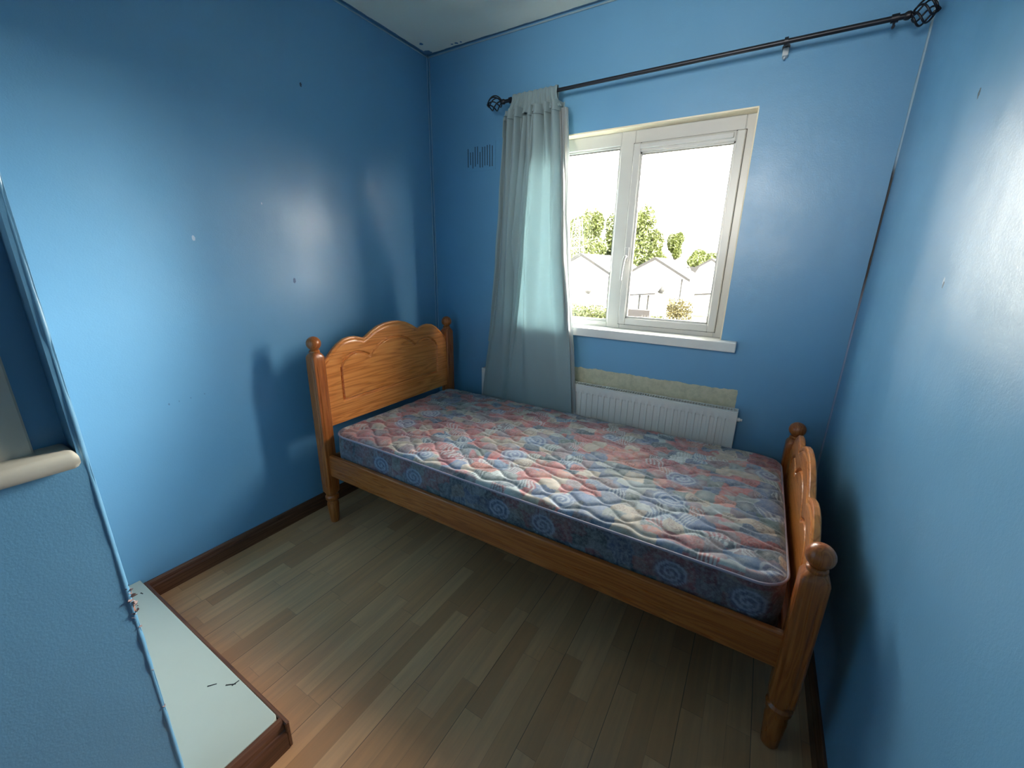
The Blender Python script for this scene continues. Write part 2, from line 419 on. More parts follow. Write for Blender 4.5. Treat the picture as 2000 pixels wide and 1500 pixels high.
# torn plaster crumbs low on the corner
b = MB()
for i in range(46):
    z = random.gauss(.63, .035); q = random.uniform(.0025, .006) * (1.2 if abs(z-.63) < .03 else .7)
    c = Vector((XF+random.uniform(-.006, .003), YF+random.uniform(-.008, .004), z))
    vs = [c+Vector([random.uniform(-1, 1) for _ in range(3)]).normalized()*q for _ in range(6)]
    b.add(vs, [(0, 1, 2), (0, 2, 3), (0, 3, 4), (0, 4, 1), (5, 2, 1), (5, 3, 2), (5, 4, 3), (5, 1, 4)])
for z in (.45, .34):
    c = Vector((XF-.001, YF-.002, z))
    vs = [c+Vector([random.uniform(-1, 1) for _ in range(3)]).normalized()*.0045 for _ in range(6)]
    b.add(vs, [(0, 1, 2), (0, 2, 3), (0, 3, 4), (0, 4, 1), (5, 2, 1), (5, 3, 2), (5, 4, 3), (5, 1, 4)])
struct(b.build('trim_2', M['plaster']))

# skirting
def skirt(name, mat, poly_fn, a, b_):
    prof = [(0, 0), (.016, 0), (.016, .050), (.013, .058), (.013, .063), (.010, .072), (.006, .079), (0, .079)]
    ls = []
    for q in (a, b_): ls.append([poly_fn(d, z, q) for d, z in prof])
    return struct(MB().loops(ls).build(name, mat))
skirt('baseboard_left', M['skirt_y'], lambda d, z, q: (d, q, z), 0, -1.785)
skirt('baseboard_right', M['skirt_y'], lambda d, z, q: (W-d, q, z), 0, YE)
skirt('baseboard_back', M['skirt_x'], lambda d, z, q: (q, -d, z), .016, W-.016)
# boxed ledge in the near left corner
L = thing('boxed_ledge', 'low pale painted boxed-in ledge with brown timber edge, filling near left floor corner', 'ledge', (.49, -2.3, 0))
b = MB(); b.prism([(.001, -1.792), (.940, -1.792), (.950, -1.797), (.955, -1.808), (.955, -3.35), (.001, -3.35)], 2, .0, .0995)
b.build('ledge_top', M['ledge'], L, bevel=.002)
b = MB(); prof = [(.956, 0), (.983, 0), (.983, .055), (.979, .066), (.976, .070), (.974, .082), (.966, .096), (.956, .098)]
b.loops([[(x, -1.790, z) for x, z in prof], [(x, -3.35, z) for x, z in prof]]); b.build('edge_board', M['skirt_y'], L)
b = MB(); b.box(.017, .983, -1.7905, -1.779, 0, .092, .003); b.build('front_board', M['skirt_x'], L)
b = MB()
for (x, y, a, l) in ((.70, -1.845, .9, .012), (.745, -1.815, .7, .014), (.752, -1.805, 1.5, .010), (.09, -1.815, .2, .007)):
    c_, s_ = math.cos(a), math.sin(a)
    MB().prism([(x-l*c_-.002*s_, y-l*s_+.002*c_), (x-l*c_+.002*s_, y-l*s_-.002*c_), (x+l*c_+.0014*s_, y+l*s_-.0014*c_), (x+l*c_-.0014*s_, y+l*s_+.0014*c_)], 2, .0993, .1).build('scratch', M['slot'], L)

# thin filler lines at corners
def bead(name, pts, r, mat, seed):
    v = VN(seed); P = []; R_ = []
    a, c = Vector(pts[0]), Vector(pts[1]); n = 160; ln = (c-a).length
    for i in range(n+1):
        s = i/n; e = float(v(np.array([s*ln*22]), np.array([.5]))[0]); P.append(a.lerp(c, s)+Vector((.002*(e-.5),)*3)); R_.append(r*(.65+.7*e))
    return struct(MB().tube(P, R_, 6).build(name, mat, smooth='all'))
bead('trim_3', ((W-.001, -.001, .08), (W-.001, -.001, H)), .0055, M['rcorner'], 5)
bead('trim_4', ((.012, -.002, .6), (.010, -.002, H)), .0028, M['caulk'], 6)
bead('trim_5', ((.001, -.012, .6), (.001, -.012, H)), .0024, M['caulk'], 7)
M['caulk_pale'] = plain('pale_blue_filler', (.30, .42, .48), .5)
bead('trim_6', ((.002, .0, H-.010), (.002, YE, H-.012)), .0042, M['caulk_pale'], 8)
bead('trim_7', ((0, -.002, H-.010), (W, -.002, H-.010)), .0042, M['caulk_pale'], 9)

# ---------------------------------------------------------------- window
wd = bpy.data.objects.new('window_1', None); col.objects.link(wd); wd.location = (1.227, .1, WZ0); ORG['window_1'] = Vector(wd.location); struct(wd)
# plastered reveals
b = MB(); e = .004
b.box(WX0, WX1, -.001, .075, WZ1-e, WZ1+.002); b.box(WX0-.002, WX0+e, -.001, .075, WZ0, WZ1-e); b.box(WX1-e, WX1+.001, -.001, .075, WZ0, WZ1-e)
b.build('reveal_lining', M['reveal'], wd)
FY0, FY1 = .062, .125
b = MB(); fx0, fx1, fz0, fz1 = WX0+.002, WX1-.003, WZ0, WZ1-.003
MX0, MX1 = 1.192, 1.262
fw_ = .048
b.box(fx0, fx0+fw_, FY0, FY1, fz0, fz1, .003); b.box(fx1-.040, fx1, FY0, FY1, fz0, fz1, .003)
b.box(fx0+fw_, MX0, FY0, FY1, fz1-.062, fz1, .003); b.box(MX1, fx1-.04, FY0, FY1, fz1-.066, fz1, .003)
b.box(fx0+fw_, MX0, FY0, FY1, fz0, fz0+.030, .003); b.box(MX1, fx1-.04, FY0, FY1, fz0, fz0+.028, .003)
b.box(MX0, MX1, FY0, FY1, fz0, fz1, .003)
b.build('window_frame', M['upvc'], wd)
# glazing bead of fixed light
b = MB(); gx0, gx1, gz0, gz1 = fx0+fw_, MX0, fz0+.030, fz1-.062
for q in ((gx0, gx0+.010, gz0, gz1), (gx1-.010, gx1, gz0, gz1), (gx0+.01, gx1-.01, gz0, gz0+.012), (gx0+.01, gx1-.01, gz1-.010, gz1)):
    b.box(q[0], q[1], FY0+.012, FY0+.03, q[2], q[3], .002)
b.build('glazing_bead', M['upvc'], wd)
b = MB()
for q in ((gx0, gx1, gz0+.011, gz0+.0135), (gx0, gx1, gz1-.0125, gz1-.010)): b.box(q[0], q[1], FY0+.014, FY0+.029, q[2], q[3])
b.box(gx1-.0120, gx1-.010, FY0+.014, FY0+.029, gz0, gz1)
b.build('gasket', M['gasket'], wd)
MB().box(gx0, gx1, .092, .096, gz0, gz1).build('pane', M['glass'], wd)
# opening sash
sx0, sx1, sz0, sz1 = MX1-.004, fx1-.034, fz0+.026, fz1-.060
SY0 = FY0-.012
sa = MB(); sw = .036
sa.box(sx0, sx0+sw, SY0, SY0+.05, sz0, sz1, .004); sa.box(sx1-sw, sx1, SY0, SY0+.05, sz0, sz1, .004)
sa.box(sx0+sw, sx1-sw, SY0, SY0+.05, sz0, sz0+sw, .004); sa.box(sx0+sw, sx1-sw, SY0, SY0+.05, sz1-sw-.006, sz1, .004)
sash = sa.build('sash', M['upvc'], wd)
b = MB(); i0, i1, k0, k1 = sx0+sw, sx1-sw, sz0+sw, sz1-sw-.006
for q in ((i0, i0+.007, k0, k1), (i1-.007, i1, k0, k1), (i0, i1, k0, k0+.007), (i0, i1, k1-.007, k1)): b.box(q[0], q[1], SY0+.010, SY0+.03, q[2], q[3])
b.build('glazing_bead', M['upvc'], sash)
b = MB()
for q in ((i0+.006, i0+.0085, k0, k1), (i1-.0085, i1-.006, k0, k1), (i0, i1, k0+.006, k0+.0085), (i0, i1, k1-.0085, k1-.006)): b.box(q[0], q[1], SY0+.012, SY0+.029, q[2], q[3])
for q in ((sx0-.002, sx1+.002, sz1, sz1+.002), (sx0-.002, sx0, sz0, sz1), (sx1, sx1+.002, sz0, sz1), (sx0-.002, sx1+.002, sz0-.002, sz0)): b.box(q[0], q[1], SY0+.008, SY0+.02, q[2], q[3])
b.build('gasket', M['gasket'], sash)
MB().box(i0, i1, SY0+.03, SY0+.034, k0, k1).build('pane', M['glass'], sash)
b = MB(); b.box(sx0+.035, sx1-.045, SY0-.012, SY0, sz1-.030, sz1-.008, .004); b.build('trickle_vent', M['upvc'], sash)
# handle
b = MB(); hx_, hz = sx0+.016, 1.375
b.box(hx_-.011, hx_+.011, SY0-.009, SY0, hz-.035, hz+.035, .004)
b.tube([(hx_, SY0-.005, hz-.01), (hx_, SY0-.030, hz-.012), (hx_-.002, SY0-.040, hz-.030), (hx_-.006, SY0-.042, hz-.075), (hx_-.010, SY0-.040, hz-.130)], [.007, .0075, .008, .0065, .0055], 10)
b.build('handle', M['upvc'], sash, smooth=True)
# sill board
b = MB(); b.prism([(WX0-.07, -.062), (WX1+.070, -.062), (WX1+.070, -.0005), (WX1-.001, -.0005), (WX1-.001, .06), (WX0+.001, .06), (WX0+.001, -.0005), (WX0-.07, -.0005)], 2, .942, .9875)
b.build('window_sill', M['sill'], wd, bevel=.004)
MB().box(WX0, WX1, .125, .33, .94, .975).build('outer_sill', M['upvc'], wd)

# ---------------------------------------------------------------- air vent slots
av = thing('air_vent', 'painted-over wall vent with narrow dark upright slots, left of the curtain', 'air vent', (.375, 0, 1.85))
b = MB(); b.box(.268, .482, -.0012, 0, 1.838, 1.985)
b.build('cover_plate', M['wall_back'], av)
b = MB()
for i in range(11):
    x = .288+i*.0172; h0 = 1.856+random.choice((0, 0, .008, .02)); h1 = 1.968-random.choice((0, 0, .006, .02, .03))
    if i in (1, 2): h1 -= .02
    b.box(x-.0019, x+.0019, -.0020, -.0008, h0, h1)
b.build('slot', M['slot'], av)

# ---------------------------------------------------------------- curtain pole
RY, RZ = -.09, 2.1313
cp = thing('curtain_pole', 'long dark bronze metal curtain pole above the window with cage finials', 'curtain pole', (1.4, RY, RZ-.02))
MB().tube([(.585, RY, RZ), (1.4, RY, RZ), (2.19, RY, RZ)], .0085, 16).build('pole', M['bronze'], cp, smooth=True)
def finial(x, sgn, ln, r, nw=6):
    f = MB(); f.lathe((x, RY, RZ), [(0, .0095), (sgn*.006, .0125), (sgn*.014, .0125), (sgn*.018, .009), (sgn*.024, .009)], 16, 'x')
    x0 = x+sgn*.022
    o = f.build('finial', M['bronze'], cp, smooth=True)
    for k in range(nw):
        pts = []
        for i in range(21):
            s = i/20; a = 2*PI*k/nw+2.3*s; rad = r*math.sin(PI*min(1, .06+.90*s))**.75
            pts.append((x0+sgn*ln*s, RY+rad*math.cos(a), RZ+rad*math.sin(a)))
        MB().tube(pts, .0032, 6).build('cage_wire', M['bronze'], o, smooth='all')
    MB().lathe((x0+sgn*ln, RY, RZ), [(-sgn*.004, .003), (0, .009), (sgn*.005, .0075), (sgn*.010, .002)], 12, 'x').build('tip', M['bronze'], o, smooth=True)
finial(.598, -1, .082, .034); finial(2.168, 1, .058, .035)
def bracket(x):
    f = MB(); f.lathe((x-.006, RY, RZ), [(0, .0085), (0, .014), (.012, .014), (.012, .0085)], 18, 'x')
    f.tube([(x, RY+.008, RZ), (x, -.03, RZ+.012), (x, -.006, RZ+.014)], .005, 8)
    f.lathe((x, -.008, RZ+.014), [(0, .013), (.008, .013)], 16, 'y')
    return f.build('bracket', M['bronze'], cp, smooth=True)
bracket(.632); bracket(1.838)
b = MB(); b.box(1.829, 1.849, -.030, 0, RZ-.022, RZ+.004, .002); b.tube([(1.839, -.016, RZ-.022), (1.836, -.018, RZ-.030)], .004, 6)
b.build('wall_plug', M['clay_white'], cp)
b = MB(); b.tube([(2.145, RY, RZ-.008), (2.145, RY, RZ-.024)], .0035, 8); b.tube([(2.145, RY-.004, RZ-.024), (2.145, RY+.004, RZ-.024)], .005, 8); b.lathe((2.135, RY, RZ), [(0, .0085), (0, .0125), (.02, .0125), (.02, .0085)], 16, 'x')
b.build('grub_screw', M['bronze'], cp)

# ---------------------------------------------------------------- curtain
ct = thing('curtain', 'pale blue gathered cotton curtain hanging left of the window, down behind the mattress', 'curtain', (.77, -.1, .42))
def interp(z, tab):
    zs = [q[0] for q in tab]; xs = [q[1] for q in tab]; return np.interp(z, zs, xs)
LT = [(.40, .438), (.565, .459), (.94, .508), (1.31, .545), (1.75, .575), (2.045, .600), (2.10, .640), (2.15, .655)]
RT = [(.40, 1.095), (.55, 1.081), (.99, 1.037), (1.31, 1.002), (1.8, .965), (2.03, .945), (2.07, .940)]
def curtain_mesh(z0, z1, nz, ns, off, LTt, RTt, k=1.0, yadd=0):
    z = np.linspace(z1, z0, nz)[:, None]*np.ones((1, ns)); s = np.ones((nz, 1))*np.linspace(0, 1, ns)[None, :]
    xl = interp(z, LTt); xr = interp(z, RTt); tdown = np.clip((2.15-z)/1.7, 0, 1)
    sw = s+.018*np.sin(9*s+3*z)+.01*np.sin(21*s-2*z)
    # hand placed folds: centres drift as the cloth widens
    y = np.zeros_like(z)
    ph = VN(21)
    f1 = np.sin(2*PI*(6.5*sw)+1.2*np.sin(2.2*z)+.6)
    f2 = np.sin(2*PI*(3.0*sw**1.15)+.8+1.0*np.sin(1.3*z))
    f3 = np.sin(2*PI*(11*sw)+2*z)
    top = np.clip((z-1.75)/.35, 0, 1)
    y = .023*f1*(.40+.6*top)*(1-.35*tdown)+.020*f2*(1-top*.6)*(.4+.6*np.sin(PI*np.clip(tdown, 0, 1)))+.006*f3*top
    # one deep crease about a third of the way across, a smooth belly right of it
    c0 = .40-.12*tdown
    y += .034*np.exp(-((s-c0)/.020)**2)*np.clip(tdown*3, 0, 1)
    belly = np.exp(-((s-.70)/.16)**2)*np.clip(tdown*4, 0, 1)
    y = y*(1.35-1.0*belly) - .016*belly
    fall = np.clip((z-.75)/.6, 0, 1)                 # squeezed between radiator and mattress low down
    amp = .42+.58*fall
    yc = -.104-.002*fall
    y = yc+off+y*amp*k+yadd
    x = xl+(xr-xl)*s+.004*np.sin(2*PI*6.5*sw+1.2)+.006*(ph(s*4, z*7)-.5)
    v = np.stack([x, y, z+.006*(ph(s*9, z*0)-.5)*(z < .45)], -1).reshape(-1, 3)
    f = [(i*ns+j, i*ns+j+1, (i+1)*ns+j+1, (i+1)*ns+j) for i in range(nz-1) for j in range(ns-1)]
    return v.tolist(), f
m_ = MB(); v, f = curtain_mesh(.405, 2.072, 260, 180, 0, LT, RT); m_.add(v, f)
o = m_.build('panel', M['curtain'], ct, smooth='all'); sm = o.modifiers.new('thick', 'SOLIDIFY'); sm.thickness = .0012
# stitched header band
m_ = MB(); v, f = curtain_mesh(2.035, 2.078, 16, 180, -.003, [(2, .598), (2.1, .62)], [(2, .948), (2.1, .944)]); m_.add(v, f)
o = m_.build('header_band', M['curtain'], ct, smooth='all'); sm = o.modifiers.new('thick', 'SOLIDIFY'); sm.thickness = .003
# gathered sleeve over the pole
m_ = MB(); ns, na = 170, 26; vs = []
for a in range(na):
    s_ = a/(na-1)
    for j in range(ns):
        s = j/(ns-1); x = .650+.253*s
        g = .0040*math.sin(2*PI*(8.5*s)+.4*math.sin(9*s))+.002*math.sin(2*PI*19*s+2*s_)
        if s_ < .4:      # front drop
            q = s_/.4; zz = 2.052+(RZ-2.052)*q; rad = .0125+.004*(1-q)+g*(1.7-q)
            yy = RY-rad-(.012)*(1-q); xx = x+(x-.776)*.30*(1-q)**2
        elif s_ < .7:
            q = (s_-.4)/.3; rad = .0125+g*.5; yy = RY-rad*math.cos(PI*q); zz = RZ+(rad+.010)*math.sin(PI*q); xx = x
        else:
            q = (s_-.7)/.3; zz = RZ+(2.052-RZ)*q; yy = RY+.0125+g*.5*(1+q); xx = x
        vs.append((xx, yy, zz))
m_.add(vs, [(a*ns+j, a*ns+j+1, (a+1)*ns+j+1, (a+1)*ns+j) for a in range(na-1) for j in range(ns-1)])
o = m_.build('gathered_heading', M['curtain'], ct, smooth='all'); sm = o.modifiers.new('thick', 'SOLIDIFY'); sm.thickness = .001
# pale lining that shows along the window side
LL = [(z, x-.035) for z, x in RT]; RL = [(z, x+.016) for z, x in RT]
m_ = MB(); v, f = curtain_mesh(.50, 2.050, 160, 90, .014, LL, RL, .35); m_.add(v, f)
o = m_.build('lining', M['lining'], ct, smooth='all'); o['label'] = 'white lining along the window side'

m_ = MB(); v, f = curtain_mesh(.71, 2.040, 160, 90, .012, [(z, x+.03) for z, x in LT], [(z, x+.20) for z, x in LT], .8); m_.add(v, f)
m_.build('back_fold', M['curtain'], ct, smooth='all')

# ---------------------------------------------------------------- radiator
rd = thing('radiator', 'long white ribbed panel radiator under the window, behind the bed', 'radiator', (1.165, -.05, .15))
X0, X1, RZ0, RZ1, RYf = .440, 1.905, .12, .668, -.082
b = MB(); n = 1100; ls = []
def flute(x):
    u = ((x-X0-.03)/.0333) % 1; return .0085*min(1, max(0, (abs(u-.5)-.20)/.06))
zsn = [RZ0, RZ0+.03, RZ0+.045, RZ1-.052, RZ1-.040, RZ1-.012, RZ1-.004, RZ1]
for z in zsn:
    l = []
    for i in range(n+1):
        x = X0+(X1-X0)*i/n; inside = (RZ0+.04 < z < RZ1-.045) and (X0+.03 < x < X1-.03)
        y = RYf+(flute(x) if inside else 0)+(.004 if z in (RZ1,) else 0)
        l.append((x, y, z))
    ls.append(l)
b.loops(ls, closed=False, caps=False); b.box(X0, X1, RYf+.006, RYf+.012, RZ0, RZ1-.002)
b.build('front_panel', M['metal_white'], rd, smooth=True)
for q in (X0, X1): MB().box(q-.0025, q+.0025, RYf-.001, -.025, RZ0, RZ1+.002, .001).build('side_cover', M['metal_white'], rd)
MB().box(X0, X1, -.032, -.026, RZ0, RZ1).build('rear_panel', M['metal_white'], rd)
b = MB(); b.box(X0, X1, RYf+.001, RYf+.009, RZ1-.001, RZ1+.0025, .001); b.box(X0, X1, -.038, -.026, RZ1-.001, RZ1+.0025, .001)
k = 0; x = X0+.012
while x < X1-.012: b.box(x, x+.0050, RYf+.008, -.037, RZ1-.001, RZ1+.002); x += .0130
b.build('top_grille', M['metal_white'], rd)
MB().box(X0+.003, X1-.003, RYf+.013, -.034, RZ1-.04, RZ1-.010).build('slot_shade', M['slot'], rd)  # dark strip standing in for the shade inside the grille slots
b = MB(); b.lathe((X1+.002, -.055, .625), [(0, .010), (.012, .010), (.013, .006), (.022, .006)], 12, 'x'); b.build('bleed_valve', M['metal_white'], rd, smooth=True)
for q in (.7, 1.65):
    MB().box(q, q+.03, -.028, -.001, .2, .5).build('wall_bracket', M['metal_white'], rd)
MB().tube([(X1-.04, -.05, RZ0+.02), (X1-.04, -.05, 0)], .0075, 8).build('pipe', M['metal_white'], rd, smooth=True)

# ---------------------------------------------------------------- bed
HX, FX, YB, YFp = .1725, 2.142, -.1051, -1.0517
YC = (YB+YFp)/2
bed = thing('single_bed', 'single varnished pine bed frame with scalloped ends and ball-topped posts', 'bed', ((HX+FX)/2, YC, 0))
def post(x, y, dz, name='post'):
    prof = [(.0, .0195, 2), (.006, .0225, 2), (.05, .0255, 2), (.105, .0290, 2), (.122, .0250, 2), (.128, .0250, 2), (.136, .0325, 2), (.150, .0335, 2), (.158, .0270, 2), (.166, .0275, 2), (.180, .0315, 7), (.20, .0320, 7)]
    top = [(.86, .0320, 7), (.884, .0318, 7), (.894, .0290, 5), (.902, .0250, 3), (.906, .0225, 2), (.911, .0240, 2), (.915, .0235, 2), (.919, .0190, 2)]
    secs = [(z, r, p) for z, r, p in prof]+[(.235, .0320, 8)]+[(z-dz, r, p) for z, r, p in [(.83, .0320, 8)]+top]
    n = 72; ls = []
    for i, (z, r, p) in enumerate(secs):
        l = []
        for k in range(n):
            a = 2*PI*(k+.5)/n; c, s = math.cos(a), math.sin(a)
            d = r/((abs(c)**p+abs(s)**p)**(1/p))
            px, py = d*c, d*s
            if p == 8:      # two thin flutes per face
                for (mn, mx) in ((px, py), (py, px)):
                    pass
                t = min(abs(px), abs(py))/r
                if .52 < t < .66: q = 1-.09; px *= q; py *= q
            l.append((x+px, y+py, z))
        ls.append(l)
    o = MB().loops(ls).build(name, M['wood_z'], bed, smooth=True)
    zc = .919-dz; R_ = .0325; pr = []
    for i in range(17):
        a = -PI/2+PI*i/16; pr.append((zc+.030+R_*math.sin(a), max(.001, R_*math.cos(a))))
    f = MB(); f.lathe((x, y, 0), [(zc-.001, .018)]+[q for q in pr if q[0] > zc+.002], 32)
    f.build('ball_finial', M['wood_z'], o, smooth='all')
    return o
for y in (YFp, YB):
    post(HX, y, 0, 'head_post'); post(FX, y, .303, 'foot_post')
UT = [(0, 1.003), (.05, 1.000), (.10, .988), (.15, .965), (.185, .944), (.200, .937), (.215, .943), (.25, .953), (.285, .955), (.32, .949), (.36, .928), (.39, .904), (.42, .874), (.445, .852)]
UG = [(.352, .640), (.352, .812), (.335, .838), (.31, .857), (.275, .871), (.245, .873), (.215, .865), (.185, .850), (.168, .840), (.15, .858), (.12, .880), (.08, .902), (.04, .914), (0, .918)]
def board(xf, sgn, dz, zb, name, label):
    hw = .445; ny, nz = 300, 130
    Y = np.linspace(-hw, hw, ny+1); au = np.abs(Y)
    zt = np.interp(au, [q[0] for q in UT], [q[1] for q in UT])-dz
    zt[au < 0] = 0
    T_ = np.linspace(0, 1, nz+1)
    YY = np.repeat(Y[None, :], nz+1, 0); ZZ = zb+T_[:, None]*(zt[None, :]-zb)
    # distance to the routed line
    seg = [(u, z-dz) for u, z in UG]
    if dz > 0: seg[0] = (.352, zb+.09)
    seg = seg + [(-1, -1)]
    D = np.full(YY.shape, 9.0); A = np.abs(YY)
    def ds(a, c_):
        ax, az = a; bx, bz = c_; L2 = (bx-ax)**2+(bz-az)**2
        t = np.clip(((A-ax)*(bx-ax)+(ZZ-az)*(bz-az))/L2, 0, 1)
        return np.hypot(A-(ax+t*(bx-ax)), ZZ-(az+t*(bz-az)))
    for i in range(len(UG)-1): D = np.minimum(D, ds(seg[i], seg[i+1]))
    D = np.minimum(D, ds(seg[0], (0, seg[0][1])))
    dep = .0095*np.exp(-(D/.0058)**4)
    # outer moulding following the top: distance below the top edge
    E = (zt[None, :]-ZZ)*.85
    dep += np.where(E < .006, .004*(1-E/.006)**2, 0)+.0025*np.exp(-((E-.016)/.003)**2)+.0012*(E < .016)
    th = .022
    front = np.stack([xf-sgn*dep, YC+YY, ZZ], -1).reshape(-1, 3)
    back = np.stack([xf-sgn*(th-np.where(E < .006, .004*(1-E/.006)**2, 0)), YC+YY, ZZ], -1).reshape(-1, 3)
    m = MB(); n1 = ny+1
    fs = [(i*n1+j, i*n1+j+1, (i+1)*n1+j+1, (i+1)*n1+j) for i in range(nz) for j in range(ny)]
    m.add(front.tolist()+back.tolist(), [])
    N = len(front); m.f = fs+[tuple(N+q for q in f[::-1]) for f in fs]
    ring = [j for j in range(n1)]+[i*n1+ny for i in range(1, nz+1)]+[nz*n1+j for j in range(ny-1, -1, -1)]+[i*n1 for i in range(nz-1, 0, -1)]
    for a in range(len(ring)):
        c_ = ring[(a+1) % len(ring)]; m.f.append((ring[a], c_, N+c_, N+ring[a]))
    o = m.build(name, M['wood_y_lit'], bed, smooth=True)
    return o
board(.188, 1, 0, .528, 'headboard', None)
board(2.131, -1, .275, .30, 'footboard', None)
for y in (YFp, YB-.006):
    b = MB(); b.box(HX+.028, FX-.028, y-.011, y+.011, .272, .388, .004); b.build('side_rail', M['wood_x'], bed)
for y in (YFp+.022, YB-.028):
    b = MB(); b.box(HX+.03, FX-.03, y-.010, y+.010, .285, .310); b.build('slat_support', M['wood_x'], bed)
for i in range(13):
    x = .27+i*.144; MB().box(x-.034, x+.034, YFp+.014, YB-.02, .3105, .327, .002).build('slat', M['wood_y_lit'], bed)
for (xx) in (.180, 2.122):
    MB().box(xx-.011, xx+.011, YFp+.03, YB-.03, .272, .370, .003).build('end_rail', M['wood_y_lit'], bed)

# ---------------------------------------------------------------- mattress
mt = thing('mattress', 'quilted mattress printed with red and blue patchwork and swirls, on the bed', 'mattress', ((.2+2.1)/2, -.58, .33))
MX_0, MX_1, MY0, MY1, MZ0, MZ1 = .203, 2.104, -1.034, -.128, .328, .500
PAL = np.array([(.42, .135, .130), (.30, .095, .110), (.46, .19, .15), (.085, .13, .21), (.13, .20, .31), (.065, .10, .13), (.10, .15, .145), (.17, .21, .20), (.44, .37, .29), (.34, .38, .38), (.24, .18, .20), (.11, .16, .27)])
va, vb, vc, vd, ve = VN(31), VN(32), VN(33), VN(34), VN(35)
HR = np.random.RandomState(5).rand(97, 89, 4)
SPIR = []
for kx in range(-1, 4):
    for (dx, y) in ((0, -.775), (.01, -.595), (.0, -.125), (.30, -.36), (.32, -.98)):
        SPIR.append((.447+kx*.653+dx, y, .048 if dx < .2 else .036))
def pattern(x, y, spirals=SPIR, gain=1.15):
    wx = x+.040*(va(x*11, y*11)-.5)+.026*(vb(x*30, y*30)-.5); wy = y+.040*(vb(x*11+5, y*11)-.5)+.026*(va(x*31, y*29)-.5)
    row = np.floor(wy/.050).astype(int); cs = .066
    cx = np.floor((wx+.5*cs*(row % 2)+.02*np.sin(row*2.1))/cs).astype(int)
    h = HR[cx % 97, row % 89]
    # broad red and blue regions
    reg = .62*vc(x*5.2+2, y*7.5+7)+.38*h[..., 3]
    idx = np.where(reg > .5, (h[..., 0]*6).astype(int) % 6, (h[..., 0]*9).astype(int)+3)
    idx = np.where(reg > .5, np.array([0, 1, 2, 8, 0, 10])[idx % 6], np.clip(idx, 3, 11))
    c = PAL[idx].copy()
    br = .45+.75*vd(wx*26, wy*26)+.55*vb(wx*75, wy*75)
    c *= br[..., None]
    # soft pale centre in some cells
    fx = ((wx+.5*cs*(row % 2)+.02*np.sin(row*2.1))/cs) % 1-.5; fy = (wy/.050) % 1-.5
    rr_ = np.hypot(fx, fy*.9)
    pale = np.clip(1-rr_/.38, 0, 1)*(h[..., 1] > .55)
    c = c*(1-.55*pale[..., None])+np.array((.52, .52, .48))*.55*pale[..., None]
    # stripes
    st = (np.sin(2*PI*(wx*75+wy*12)) > .2)*(h[..., 2] > .86)
    c = np.where(st[..., None], c*.35+np.array((.60, .68, .70))*.65, c)
    # curls: dark squiggles in pale cells
    sq = np.sin(rr_*42+3*np.arctan2(fy, fx)) > .55
    sq = sq*(h[..., 3] > .70)*(rr_ < .40)
    c = np.where(sq[..., None], c*.40+np.array((.20, .05, .07))*.3, c)
    # mottled dots
    dots = (ve(x*160, y*160) > .66)*(h[..., 3] < .4)
    c = np.where(dots[..., None], c*.6+np.array((.5, .55, .58))*.3, c)
    # large swirls
    for (a, b_, R_) in spirals:
        dx = (x-a)/1.25; dy = y-b_; r = np.hypot(dx, dy); th = np.arctan2(dy, dx)
        fade = np.clip((R_*1.15-r)/(R_*.35), 0, 1)
        q = np.sin(2*PI*r/.0165-th)
        ln = (q > .15)*(r < R_)
        c = np.where((r < R_*1.15)[..., None], c*(1-.75*fade[..., None])+np.array((.13, .22, .40))*.75*fade[..., None], c)
        c = np.where(ln[..., None], c*.25+np.array((.44, .50, .56))*.75*gain, c)
    return np.clip(c, .01, 1.2)
hl = (MX_1-MX_0)/2; hw_ = (MY1-MY0)/2; mx, my = (MX_0+MX_1)/2, (MY0+MY1)/2; RC = .085
nx, ny = 520, 250
th = np.linspace(-1, 1, nx+1)
X = hl*th; X = np.sort(np.concatenate([X, [-hl+RC*(1-math.cos(a)) for a in np.linspace(.02, 1.2, 24)], [hl-RC*(1-math.cos(a)) for a in np.linspace(.02, 1.2, 24)]])); nx = len(X)-1
hwx = np.where(np.abs(X) > hl-RC, hw_-RC+np.sqrt(np.maximum(0, RC**2-(np.abs(X)-(hl-RC))**2)), hw_)
S = np.linspace(-1, 1, ny+1)
XX = np.repeat(X[:, None], ny+1, 1); YY = hwx[:, None]*S[None, :]
# quilting
qx, qy = XX, YY
sp = .052; best = np.full(XX.shape, 9.0)
for k in range(-11, 12):
    A_ = .017*(1+.3*math.sin(k*1.7))
    ly = sp*k+A_*np.sin(2*PI*qx/.150+(k % 2)*PI+.5*np.sin(k*.9)+3.2*(vc(qx*4+k*.21, qy*5+3)-.5))+.030*(va(qx*8, qy*8)-.5)+.012*(vb(qx*24+k, qy*9)-.5)
    slope = np.abs(A_*2*PI/.150*np.cos(2*PI*qx/.150+(k % 2)*PI+.5*np.sin(k*.9)))
    best = np.minimum(best, np.abs(qy-ly)/np.sqrt(1+slope**2))
edge = np.minimum(hl-np.abs(XX), hwx[:, None]-np.abs(YY))
quilt = .0085*(1-np.exp(-(best/.010)**1.1))*np.clip(edge/.02, 0, 1)
crown = .012*(1-np.exp(-edge/.05))+.004*va(XX*3+9, YY*3)
lip = -.004*np.exp(-edge/.006)
ZZ = MZ1+quilt+crown+lip+.0
colr = pattern(XX+mx, YY+my)
m_ = MB(); N1 = ny+1
m_.add(np.stack([XX+mx, YY+my, ZZ], -1).reshape(-1, 3).tolist(), [(i*N1+j, (i+1)*N1+j, (i+1)*N1+j+1, i*N1+j+1) for i in range(nx) for j in range(ny)])
m_.c = colr.reshape(-1, 3)
m_.build('quilted_top', M['fabric'], mt, smooth='all')
